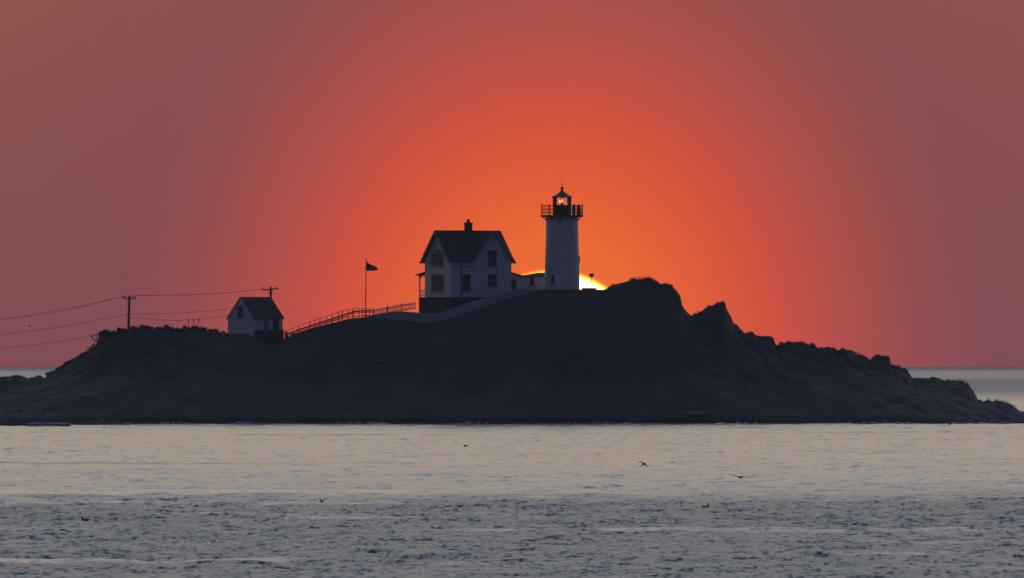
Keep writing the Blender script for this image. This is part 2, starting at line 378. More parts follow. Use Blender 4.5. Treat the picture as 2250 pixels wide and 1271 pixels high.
def land_material():
    m = bpy.data.materials.new('island_ground'); m.use_nodes = True
    nt = m.node_tree; b = nt.nodes['Principled BSDF']; N = nt.nodes.new; L = nt.links.new
    b.inputs['Roughness'].default_value = 0.9; b.inputs['Specular IOR Level'].default_value = 0.2
    geo = N('ShaderNodeNewGeometry'); sep = N('ShaderNodeSeparateXYZ'); L(geo.outputs['Position'], sep.inputs[0])
    def noise(s, d=6, sc3=(1, 1, 1)):
        mp = N('ShaderNodeMapping'); mp.inputs['Scale'].default_value = sc3; L(geo.outputs['Position'], mp.inputs[0])
        n = N('ShaderNodeTexNoise'); n.inputs['Scale'].default_value = s; n.inputs['Detail'].default_value = d; L(mp.outputs[0], n.inputs['Vector']); return n.outputs['Fac']
    def rampc(fac, stops):
        n = N('ShaderNodeValToRGB'); cr = n.color_ramp; cr.elements[0].position, cr.elements[0].color = stops[0]; cr.elements[1].position, cr.elements[1].color = stops[1]
        L(fac, n.inputs[0]); return n.outputs[0]
    def mix(f, a, c):
        n = N('ShaderNodeMix'); n.data_type = 'RGBA'; L(f, n.inputs['Factor']); L(a, n.inputs[6]); L(c, n.inputs[7]); return n.outputs[2]
    grass = rampc(noise(0.5), [(0.2, (0.040, 0.044, 0.034, 1)), (0.8, (0.058, 0.062, 0.048, 1))])
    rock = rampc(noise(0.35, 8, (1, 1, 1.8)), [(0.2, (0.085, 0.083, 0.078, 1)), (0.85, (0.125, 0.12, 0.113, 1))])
    # bare granite below, its lighter tone also painting in the waterline mist, turf above, and granite again on the eastern crags
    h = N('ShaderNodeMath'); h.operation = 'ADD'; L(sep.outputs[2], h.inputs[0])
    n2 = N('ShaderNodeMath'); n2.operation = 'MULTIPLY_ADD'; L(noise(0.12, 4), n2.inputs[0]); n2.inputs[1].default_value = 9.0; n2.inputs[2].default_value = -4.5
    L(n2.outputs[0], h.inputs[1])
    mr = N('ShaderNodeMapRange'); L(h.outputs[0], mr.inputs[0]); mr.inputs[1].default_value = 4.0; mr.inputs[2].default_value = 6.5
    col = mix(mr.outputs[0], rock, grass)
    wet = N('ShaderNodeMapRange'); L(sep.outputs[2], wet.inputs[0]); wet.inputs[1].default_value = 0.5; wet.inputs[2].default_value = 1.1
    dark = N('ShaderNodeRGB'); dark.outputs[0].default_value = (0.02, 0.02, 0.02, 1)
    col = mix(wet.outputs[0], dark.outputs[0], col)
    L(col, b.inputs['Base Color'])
    bp = N('ShaderNodeBump'); bp.inputs['Strength'].default_value = 0.35; bp.inputs['Distance'].default_value = 0.3; L(noise(0.9, 8), bp.inputs['Height']); L(bp.outputs[0], b.inputs['Normal'])
    return m
_sx = np.arange(-400, 2420, 4.0); _sy = np.interp(_sx, [p[0] for p in CREST], [p[1] for p in CREST])
_kn = np.exp(-(np.arange(-40, 41)*4.0/70)**2/2); _kn /= _kn.sum()
SOFT = (_sx, np.convolve(np.pad(_sy, 40, mode='edge'), _kn, 'valid') + 6)
def land_z(X, Y):
    """height of the island at world x, y (arrays)"""
    px = 1125.0 + X*F/YC
    sharp = z_of(CREST, px, YC)
    soft = EYE + (EYEROW - np.interp(px + 60*fbm(X*0.12, Y*0.12, 3, 61), SOFT[0], SOFT[1]))*YC/F
    y00 = 2431.0; k = np.clip((Y - y00)/(YC - y00), 0, 1)
    k = np.clip((k - 0.62)/0.38, 0, 1); k = k*k*(3-2*k)
    top = sharp*k + np.minimum(soft, sharp + 0.6*0 + 50*(1-k))*(1-k)
    zg = z_of(GROUND, px, 2466.0)
    y0 = 2431 + 5*fbm(X*0.06, X*0+1.0, 3, 4) + 2.0*fbm(X*0.3, X*0+5.0, 2, 8)
    t = np.clip((Y - y0)/(YC - y0), 0, 1)
    rockish = np.clip((px-1320)/60, 0, 1) + np.clip((480-px)/80, 0, 1)
    # front slope: rocky apron, then smoother turf to the crest
    shape = 0.80*t**0.85 + 0.20*(t*t*(3-2*t))
    z = -1.6 + (top+1.6)*shape
    edge = np.sin(np.pi*np.clip(t, 0, 1))
    low = np.clip(1 - z/7.0, 0, 1)
    nz = fbm(X*0.16, Y*0.16, 3, 21)*0.5 + (0.5-np.abs(fbm(X*0.55, Y*0.55, 4, 31)))*0.4 - 0.2 + 0.3*(_hash(np.floor(X*0.9 + fbm(X*0.4, Y*0.4, 2, 5)*2), np.floor(Y*0.7 + X*0.2), 9) - 0.5)
    z = z + edge*nz*(0.25 + 0.75*np.maximum(low, np.clip(rockish, 0, 1)))
    # behind the crest
    back = np.clip(Y - YC, 0, None)
    lot = np.clip((px-800)/60, 0, 1)*np.clip((1345-px)/25, 0, 1)
    flat = np.where(back > 0, top - 0.05*back - np.clip(back-6, 0, None)*0.05, z)
    yard = zg + 0*X
    zb = flat*(1-lot) + (np.where(back < 3.0, flat + (yard-flat)*np.clip(back-1.7, 0, 1), yard))*lot
    # the eastern and western ridges are narrow, the yard broad
    wid = 6 + 16*lot
    fall = np.clip((back - wid)/26, 0, 1)
    zb = zb*(1-fall) + (-1.8)*fall + np.sin(np.pi*fall)*fbm(X*0.2, Y*0.2, 4, 44)*1.6
    z = np.where(Y > YC, zb, z)
    fr = np.clip(rockish, 0, 1)
    crest = np.where(t > 0.8, 1, 0)*np.clip((top-0.4)/2.5, 0, 1)
    blocks = 0.30*(_hash(np.floor(X*1.05 + 0.6*fbm(X*0.7, Y*0.7, 2, 15)), np.floor(Y*0.8), 19) - 0.5) + 0.16*(_hash(np.floor(X*2.7), np.floor(Y*1.7 + X*0.3), 29) - 0.5)
    z = z + fr*crest*(fbm(X*0.9, Y*0.6, 3, 77)*0.30 + fbm(X*3.5, Y*2.0, 2, 78)*0.16 - 0.08 + blocks)
    return z
def build_island():
    xs = np.arange(-82, 71, 0.14); ysl = np.concatenate([np.arange(2424, 2452, 0.5), np.arange(2452, 2464, 0.25), np.arange(2464, 2512, 0.6)])
    X, Y = np.meshgrid(xs, ysl)
    Z = land_z(X, Y)
    me = grid_mesh('island', np.stack([X.ravel(), Y.ravel(), Z.ravel()], 1), len(xs), len(ysl))
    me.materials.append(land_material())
    o = bpy.data.objects.new('island', me); C.objects.link(o); tag(o, 'dark rocky island with grassy top and jagged right ridge', kind='structure')
build_island()
def ground_at(x, y): return float(land_z(np.array([[float(x)]]), np.array([[float(y)]]))[0, 0])

# pale concrete walkway with its retaining face, curving below the keeper's house
WALK_T = [(800,697.5),(820,692),(850,687),(880,684.5),(915,687),(933,689.5),(950,690),(968,688),(985,682),(1014,671),(1067,654),(1121,637.5),(1150,634.5),(1186,636.0)]
WALK_B = [(800,702),(840,706),(880,710),(947,714),(987,706),(1067,680),(1147,652),(1186,643)]
def build_walkway():
    mb = MB(); n = 60; ring = []
    for i in range(n+1):
        px = 800 + (1186-800)*i/n; Y = 2460.0
        a = P(px, np.interp(px, [p[0] for p in WALK_T], [p[1] for p in WALK_T]), Y); b = P(px, np.interp(px, [p[0] for p in WALK_B], [p[1] for p in WALK_B]), Y)
        ring.append((Vector((b.x, Y, b.z-0.5)), Vector((a.x, Y+0.12, a.z)), Vector((a.x, Y+1.5, a.z+0.01)), Vector((a.x, Y+1.5, b.z-0.5))))
    vs = [p for r in ring for p in r]; fs = []
    for i in range(n):
        for k in range(4):
            k2 = (k+1) % 4; fs.append((i*4+k, i*4+k2, (i+1)*4+k2, (i+1)*4+k))
    fs += [(0, 1, 2, 3), (n*4+3, n*4+2, n*4+1, n*4)]
    o0 = P(960, 710, 2460)
    mb.add([v - o0 for v in vs], fs)
    tag(mb.build('walkway', M['concrete'], None, o0), 'pale curved concrete walkway below the keeper\'s house', kind='structure')
build_walkway()

# ------------------------------------------------------------------ window builder
def window(root, axis, c, w, z0, z1, cols=1, rows=2, mode='window', off=0.0):
    """axis 'x': wall runs along x at y=off facing -y; axis 'y': wall runs along y at x=off facing -x; c = centre"""
    def T(a, d, z): return (a, off - d, z) if axis == 'x' else (off - d, a, z)
    def bx(mb, a0, a1, d0, d1, q0, q1):
        p, q = T(a0, d0, q0), T(a1, d1, q1)
        mb.box(min(p[0], q[0]), max(p[0], q[0]), min(p[1], q[1]), max(p[1], q[1]), q0, q1)
    f = MB(); fw = 0.09
    bx(f, c-w/2-fw, c-w/2, -0.05, 0.06, z0-fw, z1+fw); bx(f, c+w/2, c+w/2+fw, -0.05, 0.06, z0-fw, z1+fw)
    bx(f, c-w/2, c+w/2, -0.05, 0.055, z1, z1+fw); bx(f, c-w/2, c+w/2, -0.05, 0.055, z0-fw, z0)
    for i in range(1, cols):
        a = c - w/2 + w*i/cols; bx(f, a-0.03, a+0.03, -0.04, 0.05, z0, z1)
    for j in range(1, rows):
        z = z0 + (z1-z0)*j/rows; bx(f, c-w/2, c+w/2, -0.03, 0.045, z-0.025, z+0.025)
    fo = f.build(mode, M['trim'], root)
    for i in range(cols):
        for j in range(rows):
            p = MB(); bx(p, c-w/2+w*i/cols+0.012, c-w/2+w*(i+1)/cols-0.012, 0.012, 0.03, z0+(z1-z0)*j/rows+0.012, z0+(z1-z0)*(j+1)/rows-0.012)
            p.build('pane', M['pane'], fo)
    s = MB(); bx(s, c-w/2-0.16, c+w/2+0.16, 0.0, 0.13, z0-fw-0.06, z0-fw); s.build('sill', M['trim'], fo)
    return fo

S = 2466.0/F      # metres per photograph pixel at the buildings
# ------------------------------------------------------------------ keeper's house
def build_house():
    ph = R(30); cs, sn = math.cos(ph), math.sin(ph)
    base = P(990, 653, 2465); zr = lambda py: (653-py)*S
    root = empty('keepers_house', base, ph)
    tag(root, 'white two-storey house with steep dark roofs and central chimney', 'house')
    Lw = 133*S/cs; W = 57*S/sn; ze = zr(570); zt = zr(508)
    wl = MB()       # walls: main block with gable ends
    wl.prism([(0, 0, 0), (0, W, 0), (0, W, ze), (0, W/2, zt-0.12), (0, 0, ze)], (Lw, 0, 0))
    wl.build('wall', M['white'], root)
    # cross gable rising from the front wall
    g0, g1, ga = (1040-990)*S/cs, (1123-990)*S/cs, (1083-990)*S/cs
    cg = MB(); cg.prism([(g0+0.05, -0.06, 0.0), (g1-0.0, -0.06, 0.0), (g1-0.0, -0.06, ze), (ga, -0.06, zt-0.14), (g0+0.05, -0.06, ze)], (0, W/2, 0))
    cg.build('cross_gable_wall', M['white'], root)
    # main roof: two slabs with overhang
    def slab(p0, p1, p2, p3, th):
        p = [Vector(q) for q in (p0, p1, p2, p3)]; nrm = (p[1]-p[0]).cross(p[3]-p[0]).normalized()
        if nrm.z < 0: nrm = -nrm
        return MB().prism(p, nrm*th)
    oh = 0.42; sl = (zt-ze)/(W/2); eo = 0.45
    x0, x1 = -oh, Lw+0.28
    fr = slab((x0, W/2, zt), (g0, W/2, zt), (g0, -eo, ze-sl*eo), (x0, -eo, ze-sl*eo), 0.14)
    for (xa, xb, yb) in ((g0, Lw-0.1, 0.35), (Lw-0.1, x1, -eo)):
        q = slab((xa, W/2, zt), (xb, W/2, zt), (xb, yb, ze+sl*yb), (xa, yb, ze+sl*yb), 0.14); fr.add(q.v, q.f)
    fr.build('roof_slope', M['shingle'], root)
    slab((x0, W/2, zt), (x1, W/2, zt), (x1, W+eo, ze-sl*eo), (x0, W+eo, ze-sl*eo), 0.14).build('roof_slope', M['shingle'], root)
    # cross gable roof
    sg = (zt-0.02-ze)/(ga-g0); sg2 = (zt-0.02-ze)/(g1-ga); yo = -0.5; e2 = 0.35
    slab((ga, yo, zt-0.02), (ga, W/2, zt-0.02), (g0-e2, W/2, ze-sg*e2), (g0-e2, yo, ze-sg*e2), 0.13).build('cross_gable_roof', M['shingle'], root)
    slab((ga, yo, zt-0.02), (ga, W/2, zt-0.02), (g1+e2, W/2, ze-sg2*e2), (g1+e2, yo, ze-sg2*e2), 0.13).build('cross_gable_roof', M['shingle'], root)
    # white rake boards on the gables
    for a, b, nm in (((ga, yo-0.03, zt-0.05), (g0-e2, yo-0.03, ze-sg*e2-0.03), 1), ((ga, yo-0.03, zt-0.05), (g1+e2, yo-0.03, ze-sg2*e2-0.03), 2),
                     ((x0-0.03, W/2, zt-0.06), (x0-0.03, -eo, ze-sl*eo-0.04), 3), ((x0-0.03, W/2, zt-0.06), (x0-0.03, W+eo, ze-sl*eo-0.04), 4)):
        up = (0, 1, 0) if nm < 3 else (1, 0, 0)
        MB().bar(a, b, 0.26, 0.05, up).build('rake_board', M['trim'], root)
    MB().box(0.0, g0, -eo-0.05, -0.02, ze-sl*eo-0.22, ze-sl*eo-0.02).build('fascia', M['white'], root)
    # chimney
    cx = (1029-1022)*S/cs + (1022-957)*S/cs - 0.3
    ch = MB(); ch.box(cx-0.36, cx+0.36, W/2-0.36, W/2+0.36, zt-0.7, zt+1.05); ch.box(cx-0.42, cx+0.42, W/2-0.42, W/2+0.42, zt+0.85, zt+1.03)
    co = ch.build('chimney', M['brick'], root); MB().lathe([(0.2, 0), (0.17, 0.42)], 10, (cx, W/2, zt+1.05)).build('chimney_pot', M['brick'], co)
    # foundation
    MB().box(0.04, Lw-0.04, 0.05, W-0.05, -2.6, 0.0).build('foundation', M['brick'], root)
    # windows
    window(root, 'y', W/2, 27*S/sn-0.1, zr(584), zr(556), 3, 2)
    window(root, 'y', W/2, 14*S/sn, zr(555)+0.02, zr(549.5), 1, 1)
    window(root, 'y', W/2, 27*S/sn-0.1, zr(639), zr(604), 3, 2)
    window(root, 'x', (1024.5-990)*S/cs, 1.1, zr(639.5), zr(604.5), 1, 2)
    window(root, 'x', (1081-990)*S/cs, 1.12, zr(585), zr(551), 1, 2, off=-0.06)
    window(root, 'x', (1081-990)*S/cs, 1.12, zr(629), zr(604), 1, 2, off=-0.06)
    dx = (1013-990)*S/cs
    MB().tube([(dx, -0.42, ze-sl*eo-0.2), (dx, -0.1, ze-sl*eo-0.55), (dx, -0.1, 0.05)], 0.06, 8).build('downspout', M['wood2'], root)
    # porch on the far left side
    py0, py1 = W, W + 17*S/sn
    MB().box(0.3, 3.4, py0, py1+0.1, -2.4, 0.0).build('porch_base', M['brick'], root)
    MB().prism([(0.0, py0, zr(597)), (0.0, py1+0.45, zr(603.5)), (0.0, py1+0.45, zr(603.5)-0.14), (0.0, py0, zr(597)-0.35)], (3.7, 0, 0)).build('porch_roof', M['shingle'], root)
    MB().box(0.25, 3.45, py1-0.12, py1+0.06, zr(606.5), zr(603.8)).build('porch_beam', M['white'], root)
    for xx in (0.35, 3.3):
        p = MB(); p.box(xx-0.07, xx+0.07, py1-0.09, py1+0.05, 0, zr(606)); p.build('porch_post', M['white'], root)
        MB().prism([(xx-0.03, py1-0.09, zr(606)), (xx-0.03, py1-0.75, zr(606)), (xx-0.03, py1-0.09, zr(614))], (0.06, 0, 0)).build('porch_bracket', M['white'], root)
    rl = MB()
    for z in (0.16, 0.86): rl.box(0.32, 0.38, py0, py1-0.08, z-0.04, z+0.04); rl.box(0.42, 3.3, py1-0.05, py1, z-0.04, z+0.04)
    ro = rl.build('porch_railing', M['white'], root)
    for k in range(9):
        y = py0 + 0.12 + (py1-py0-0.3)*k/8; MB().box(0.33, 0.37, y-0.02, y+0.02, 0.12, 0.86).build('baluster', M['white'], ro)
    # lean-to entry at the right end
    ex0 = Lw; ex1 = Lw + 27*S/cs; yo0 = 0.7; yo1 = 3.2
    MB().prism([(ex0, yo0, -1.6), (ex1, yo0, -1.6), (ex1, yo0, zr(608)), (ex0, yo0, zr(599.5))], (0, yo1-yo0, 0)).build('entry_wall', M['white'], root)
    slab((ex0, yo0-0.25, zr(599)), (ex1+0.16, yo0-0.25, zr(607.5)), (ex1+0.16, yo1+0.2, zr(607.5)), (ex0, yo1+0.2, zr(599)), 0.13).build('entry_roof', M['shingle'], root)
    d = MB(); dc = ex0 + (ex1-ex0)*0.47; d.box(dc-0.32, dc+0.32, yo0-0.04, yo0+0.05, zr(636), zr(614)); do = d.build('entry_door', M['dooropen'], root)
    MB().box(dc+0.18, dc+0.24, yo0-0.08, yo0-0.04, zr(626), zr(625)).build('handle', M['steel'], do)
build_house()

# ------------------------------------------------------------------ covered passage to the tower
def build_passage():
    b = P(1150, 640, 2471.5); root = empty('covered_passage', b)
    tag(root, 'low white covered passage joining the house to the lighthouse tower', 'passage')
    zr = lambda py: (640-py)*S; Lx = (1199-1150)*S; D = 2.0
    MB().prism([(-0.6, 0, -1.2), (-0.6, D, -1.2), (-0.6, D, zr(608)), (-0.6, 0, zr(608))], (Lx+0.6, 0, 0)).build('wall', M['white'], root)
    # roof rises gently towards the tower
    vs = []; 
    for x, zz in ((-0.62, 606.8), (Lx*0.62, 599.6), (Lx+0.02, 598.8)):
        vs += [(x, -0.25, zr(608.5)), (x, D/2, zr(zz)), (x, D+0.25, zr(608.5)), (x, D/2, zr(608.5)-0.1)]
    fs = []
    for i in range(2):
        for k in range(4):
            k2 = (k+1) % 4; fs.append((i*4+k, i*4+k2, i*4+4+k2, i*4+4+k))
    fs += [(0, 1, 2, 3), (11, 10, 9, 8)]
    MB().add(vs, fs).build('roof', M['shingle'], root)
    window(root, 'x', (1169-1150)*S, 0.42, zr(627), zr(611), 1, 2)
build_passage()

# ------------------------------------------------------------------ lighthouse
def build_lighthouse():
    b = P(1235, 637, 2469); b.z -= 0.5; root = empty('lighthouse', b)
    tag(root, 'white conical lighthouse tower with black lantern and lit red lamp', 'lighthouse')
    zr = lambda py: (637-py)*S + 0.5
    tw = MB()
    prof = [(39.5*S, -0.6), (39.2*S, 0.2), (38.6*S, zr(605)), (37.2*S, zr(560)), (36.0*S, zr(520)), (35.3*S, zr(490)), (35.2*S, zr(482)), (36.6*S, zr(480)), (36.8*S, zr(476.5))]
    tw.lathe(prof, 48); tow = tw.build('tower', M['tower'], root, smooth=False)
    # plate seams of the iron cladding
    for py in (600, 560, 520):
        r = np.interp(py, [482, 490, 520, 560, 605, 637], [35.2, 35.3, 36.0, 37.2, 38.6, 39.3])*S
        MB().lathe([(r-0.03, -0.035), (r+0.014, -0.02), (r+0.014, 0.02), (r-0.03, 0.035)], 48, (0, 0, zr(py))).build('plate_seam', M['tower'], tow)
    # gallery deck with brackets
    dk = MB(); dk.lathe([(36*S, -0.02), (46*S, 0.0), (49*S, 0.05), (49*S, 0.24), (36*S, 0.24)], 10, (0, 0, zr(477.3)), R(18)); deck = dk.build('gallery_deck', M['black'], root)
    for k in range(10):
        t = R(36*k+18); c, s_ = math.cos(t), math.sin(t)
        MB().bar((35.5*S*c, 35.5*S*s_, zr(485)), (45*S*c, 45*S*s_, zr(477)), 0.09, 0.1).build('bracket', M['black'], deck)
    rad = 47*S; zd = zr(473.2); zt = zr(452)
    rail = MB()
    pts = [(rad*math.cos(R(36*k+18)), rad*math.sin(R(36*k+18))) for k in range(10)]
    for k in range(10):
        a, c = pts[k], pts[(k+1) % 10]
        for z in (zt, zd + (zt-zd)*0.62, zd + (zt-zd)*0.30): rail.bar((a[0], a[1], z), (c[0], c[1], z), 0.065, 0.065)
    ro = rail.build('gallery_railing', M['black'], root)
    for k in range(10):
        a, c = pts[k], pts[(k+1) % 10]
        MB().bar((a[0], a[1], zd-0.05), (a[0], a[1], zt+0.2), 0.12, 0.12).build('post', M['black'], ro)
        for j in range(1, 10):
            f = j/10; x, y = a[0]+(c[0]-a[0])*f, a[1]+(c[1]-a[1])*f
            MB().bar((x, y, zd), (x, y, zt), 0.03, 0.03).build('baluster', M['black'], ro)
    # lantern: drum, glazing, roof
    lr = 20.6*S
    MB().lathe([(lr+0.04, 0), (lr+0.04, zr(452)-zd), (lr+0.1, zr(452)-zd), (lr+0.1, zr(450.5)-zd)], 10, (0, 0, zd), R(18)).build('lantern_drum', M['black'], root)
    gl = MB(); gp = [(lr*math.cos(R(36*k+18)), lr*math.sin(R(36*k+18))) for k in range(10)]
    z0, z1 = zr(450.5), zr(433)
    for k in range(10):
        a, c = gp[k], gp[(k+1) % 10]
        q = MB(); q.bar((a[0]*0.985, a[1]*0.985, (z0+z1)/2), (c[0]*0.985, c[1]*0.985, (z0+z1)/2), 0.012, z1-z0-0.01); q.build('pane', M['glass'], root)
        MB().bar((a[0], a[1], z0-0.02), (a[0], a[1], z1+0.02), 0.09, 0.09).build('mullion', M['black'], root)
    rf = MB(); rf.lathe([(lr-0.05, -0.1), (lr+0.14, -0.08), (lr+0.16, 0.02), (lr*0.8, 0.22), (lr*0.5, 0.42), (lr*0.24, 0.62), (0.17, 0.74), (0.14, 0.83), (0.13, 0.90)], 10, (0, 0, zr(433)+0.02), R(18))
    roof = rf.build('lantern_roof', M['black'], root)
    vt = MB(); vt.lathe([(0.13, 0), (0.13, 0.05), (0.2, 0.09), (0.2, 0.25), (0.14, 0.30)], 12, (0, 0, zr(433)+0.90)); v = vt.build('ventilator', M['black'], roof, smooth=False)
    MB().tube([(0, 0, zr(412.5)), (0, 0, zr(388))], [0.028, 0.012], 6).build('lightning_rod', M['black'], roof)
    # lens with the lit lamp
    MB().lathe([(0.17, 0), (0.2, 0.1), (0.12, 0.22)], 12, (0, 0, z0-0.02)).build('lens_pedestal', M['black'], root)
    ln = MB(); ln.lathe([(0.10, 0.0), (0.24, 0.16), (0.27, 0.34), (0.24, 0.52), (0.10, 0.68)], 14, (0, 0, z0+0.2)); lo = ln.build('lens', M['red_glow'], root)
    ln2 = MB(); ln2.lathe([(0.03, 0), (0.10, 0.12), (0.12, 0.26), (0.08, 0.42), (0.03, 0.50)], 12, (0.02, -0.24, z0+0.26)); ln2.build('bull_eye', M['red_lamp'], lo)
    ln3 = MB(); ln3.lathe([(0.02, 0), (0.11, 0.08), (0.10, 0.2), (0.03, 0.3)], 12, (-0.28, -0.1, z0+0.28)); ln3.build('bull_eye', M['red_lamp'], lo)
    # tower openings
    window(root, 'x', (1216-1235)*S, 0.42, zr(623), zr(606), 1, 2, off=-math.sqrt((38.6*S)**2-(19*S)**2)-0.02)
    MB().tube([(-7*S, -35*S, zr(489)), (-7*S+0.12, -36.4*S-0.3, zr(488)+0.06)], [0.1, 0.18], 10).build('small_lamp', M['black'], root)
    MB().box(37.3*S-0.1, 37.3*S+0.13, -0.35, 0.35, zr(578), zr(563)).build('window_hood', M['tower'], root)
    return root, b, zr
lh, lh_b, lzr = build_lighthouse()
def gallery_box(px, w, name, label, top):
    x = (px-1235)*S; r = 38*S; y = -math.sqrt(max(r*r - x*x, 0.2))
    b = lh_b + Vector((x, y, lzr(473.2)))
    root = empty(name, b); tag(root, label, 'cabinet')
    h = (473.2-top)*S
    MB().prism([(-w/2, -0.2, 0.0), (w/2, -0.2, 0.0), (w/2*0.9, -0.2, h), (-w/2*0.8, -0.2, h)], (0, 0.4, 0)).build('body', M['black'], root)
    MB().prism([(-w/2*0.55, -0.1, h), (w/2*0.6, -0.1, h), (w/2*0.3, -0.1, h+0.14), (-w/2*0.3, -0.1, h+0.14)], (0, 0.2, 0)).build('cap', M['black'], root)
gallery_box(1260.5, 0.42, 'equipment_cabinet', 'dark upright cabinet on the gallery close beside the black lantern drum', 453)
gallery_box(1271.5, 0.50, 'equipment_cabinet', 'larger dark upright cabinet at the right end of the lighthouse gallery', 452)

# ------------------------------------------------------------------ small boathouse on the left
def build_shed():
    ph = R(46); cs, sn = math.cos(ph), math.sin(ph)
    b = P(556, 737, 2461.5); root = empty('boathouse', b, ph); tag(root, 'small white gabled outbuilding at the foot of the stairs', 'outbuilding')
    zr = lambda py: (737-py)*S; Lw = 64*S/cs; W = 56*S/sn; ze = zr(698.5); zt = zr(654.5)
    MB().prism([(0, 0, -1.0), (0, W, -1.0), (0, W, ze), (0, W/2, zt-0.1), (0, 0, ze)], (Lw, 0, 0)).build('wall', M['white'], root)
    sl = (zt-ze)/(W/2); e = 0.16
    for y1 in (-e, W+e):
        p = [Vector(q) for q in ((-0.06, W/2, zt), (Lw+0.1, W/2, zt), (Lw+0.1, y1, ze-sl*e), (-0.06, y1, ze-sl*e))]
        n = (p[1]-p[0]).cross(p[3]-p[0]).normalized(); n = n if n.z > 0 else -n
        MB().prism(p, n*0.12).build('roof_slope', M['shingle'], root)
        MB().bar((-0.09, W/2, zt-0.02), (-0.09, y1, ze-sl*e-0.02), 0.16, 0.05, (1, 0, 0)).build('rake_board', M['white'], root)
    window(root, 'y', W/2, 10*S/sn, zr(697.5), zr(675.5), 1, 2)
    dx = (605-556)*S/cs
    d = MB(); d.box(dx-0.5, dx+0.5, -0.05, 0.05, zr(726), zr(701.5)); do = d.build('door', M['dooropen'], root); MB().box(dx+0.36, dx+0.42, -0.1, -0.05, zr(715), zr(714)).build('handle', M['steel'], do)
    dx = (584.5-556)*S/cs
    MB().box(dx-0.4, dx+0.4, -0.035, 0.05, zr(724), zr(703)).build('shutter', M['greydoor'], root)
build_shed()
# plank landing in front of its door
def build_landing():
    Y = 2459.6; a = P(561, 724.5, Y); c = P(624, 724.5, Y); bz = P(561, 757, Y).z
    root = empty('plank_landing', (a.x, Y, bz)); tag(root, 'dark boarded landing in front of the small outbuilding', 'landing')
    w = c.x - a.x; h = a.z - bz; n = 14
    for k in range(n):
        x0 = w*k/n
        hh = h*(0.93 if k == 0 else 1.0)
        lo = 0.02*((k*7) % 3)
        MB().box(x0+0.003, x0+w/n-0.003, -0.02*((k*5) % 2), 0.06, -0.4, hh-0.12-lo).build('plank', M['wood2'], root)
    MB().box(-0.08, w+0.08, -0.1, 1.7, h-0.11, h).build('deck', M['wood2'], root)
    MB().prism([(w+0.09, 0.0, h), (w+0.85, 0.0, 0.55), (w+0.85, 0.0, 0.0), (w+0.09, 0.0, 0.0)], (0, 1.4, 0)).build('ramp', M['wood2'], root)
    MB().box(0.3, 1.5, -0.06, -0.045, 0.05, 0.2)
build_landing()
b0 = P(571, 757.3, 2458.4); b1 = P(636, 756.3, 2458.4)
tag(MB().bar((0, 0, 0), b1 - b0, 0.14, 0.15).build('beam', M['white'], None, b0), 'long thin pale beam lying below the boarded landing', 'beam')

# ------------------------------------------------------------------ utility poles and wires
def pole(px_t, py_t, px_b, py_b, Y, arm, lab, ins):
    t = P(px_t, py_t, Y); b = P(px_b, py_b, Y); b.z = min(b.z, ground_at(b.x, Y)) - 0.6
    root = empty('utility_pole', b); tag(root, lab, 'utility pole', 'utility poles carrying the wires')
    MB().tube([(0, 0, 0), t - b], [0.17, 0.13], 8).build('post', M['wood2'], root)
    a, c = P(arm[0], arm[1], Y-0.15), P(arm[2], arm[3], Y-0.15)
    ao = MB().bar(a - b, c - b, 0.11, 0.13).build('crossarm', M['wood2'], root)
    for f in ins:
        q = a.lerp(c, f) - b
        MB().lathe([(0.03, 0.05), (0.03, 0.16), (0.075, 0.18), (0.085, 0.26), (0.04, 0.32)], 8, q).build('insulator', M['black'], ao)
    m = (a+c)/2 - b
    for s_ in (-1, 1):
        MB().bar((m.x + s_*0.42, m.y, m.z), (m.x, m.y+0.1, m.z-0.55), 0.04, 0.05).build('brace', M['wood2'], root)
pole(284.5, 650, 281.5, 722, 2464, (268.5, 655.5, 299, 655.5), 'utility pole standing on the shrubby left ridge', (0.04, 0.2, 0.8, 0.97))
pole(595, 631, 593.5, 735, 2467.5, (575, 637.5, 611.5, 634.5), 'utility pole rising behind the small white outbuilding', (0.05, 0.9))
def wire(pts, lab, r=0.022, Y=(2464, 2464)):
    n = len(pts); w = []
    q = [(p[0], p[1], Y[0] + (Y[1]-Y[0])*i/(n-1)) for i, p in enumerate(pts)]
    # smooth through the points (Catmull-Rom)
    for i in range(n-1):
        a, b, c, d = q[max(i-1, 0)], q[i], q[i+1], q[min(i+2, n-1)]
        for k in range(8):
            t = k/8
            w.append([0.5*(2*b[j] + (c[j]-a[j])*t + (2*a[j]-5*b[j]+4*c[j]-d[j])*t*t + (3*b[j]-a[j]-3*c[j]+d[j])*t**3) for j in range(3)])
    w.append(list(q[-1]))
    o0 = P(*q[-1]); o = MB().tube([P(*p) - o0 for p in w], r, 5).build('power_line', M['wire'], None, o0)
    tag(o, lab, 'wire', 'wires strung to the island')
wire([(-420,736),(-200,722),(0,703),(110,687),(190,672),(270,652)], 'topmost wire from the left edge up to the crossarm of the left pole')
wire([(-420,728),(-200,717),(0,701.5),(110,684),(190,669.5),(273,652)], 'wire just above the topmost one reaching the left pole crossarm', 0.012)
wire([(-420,772),(-200,757),(0,736),(130,719),(210,705),(283,691)], 'middle wire from the left edge to halfway up the left pole')
wire([(-420,800),(-200,786),(0,766.5),(130,751),(201,738.5)], 'lowest wire from the left edge to the frame on the ridge', 0.018)
wire([(298,649.5),(340,649.5),(400,648.5),(500,644),(576,635)], 'upper wire between the two utility poles', 0.026, (2464, 2467.5))
wire([(284,691),(340,690.5),(400,688),(460,683.5),(506,679)], 'middle wire from the left pole to the small outbuilding gable', 0.02, (2464, 2463.5))
wire([(285,697),(320,701),(365,704),(410,704),(455,699),(502,694)], 'lower sagging wire from the left pole to the small outbuilding', 0.02, (2464, 2463.5))
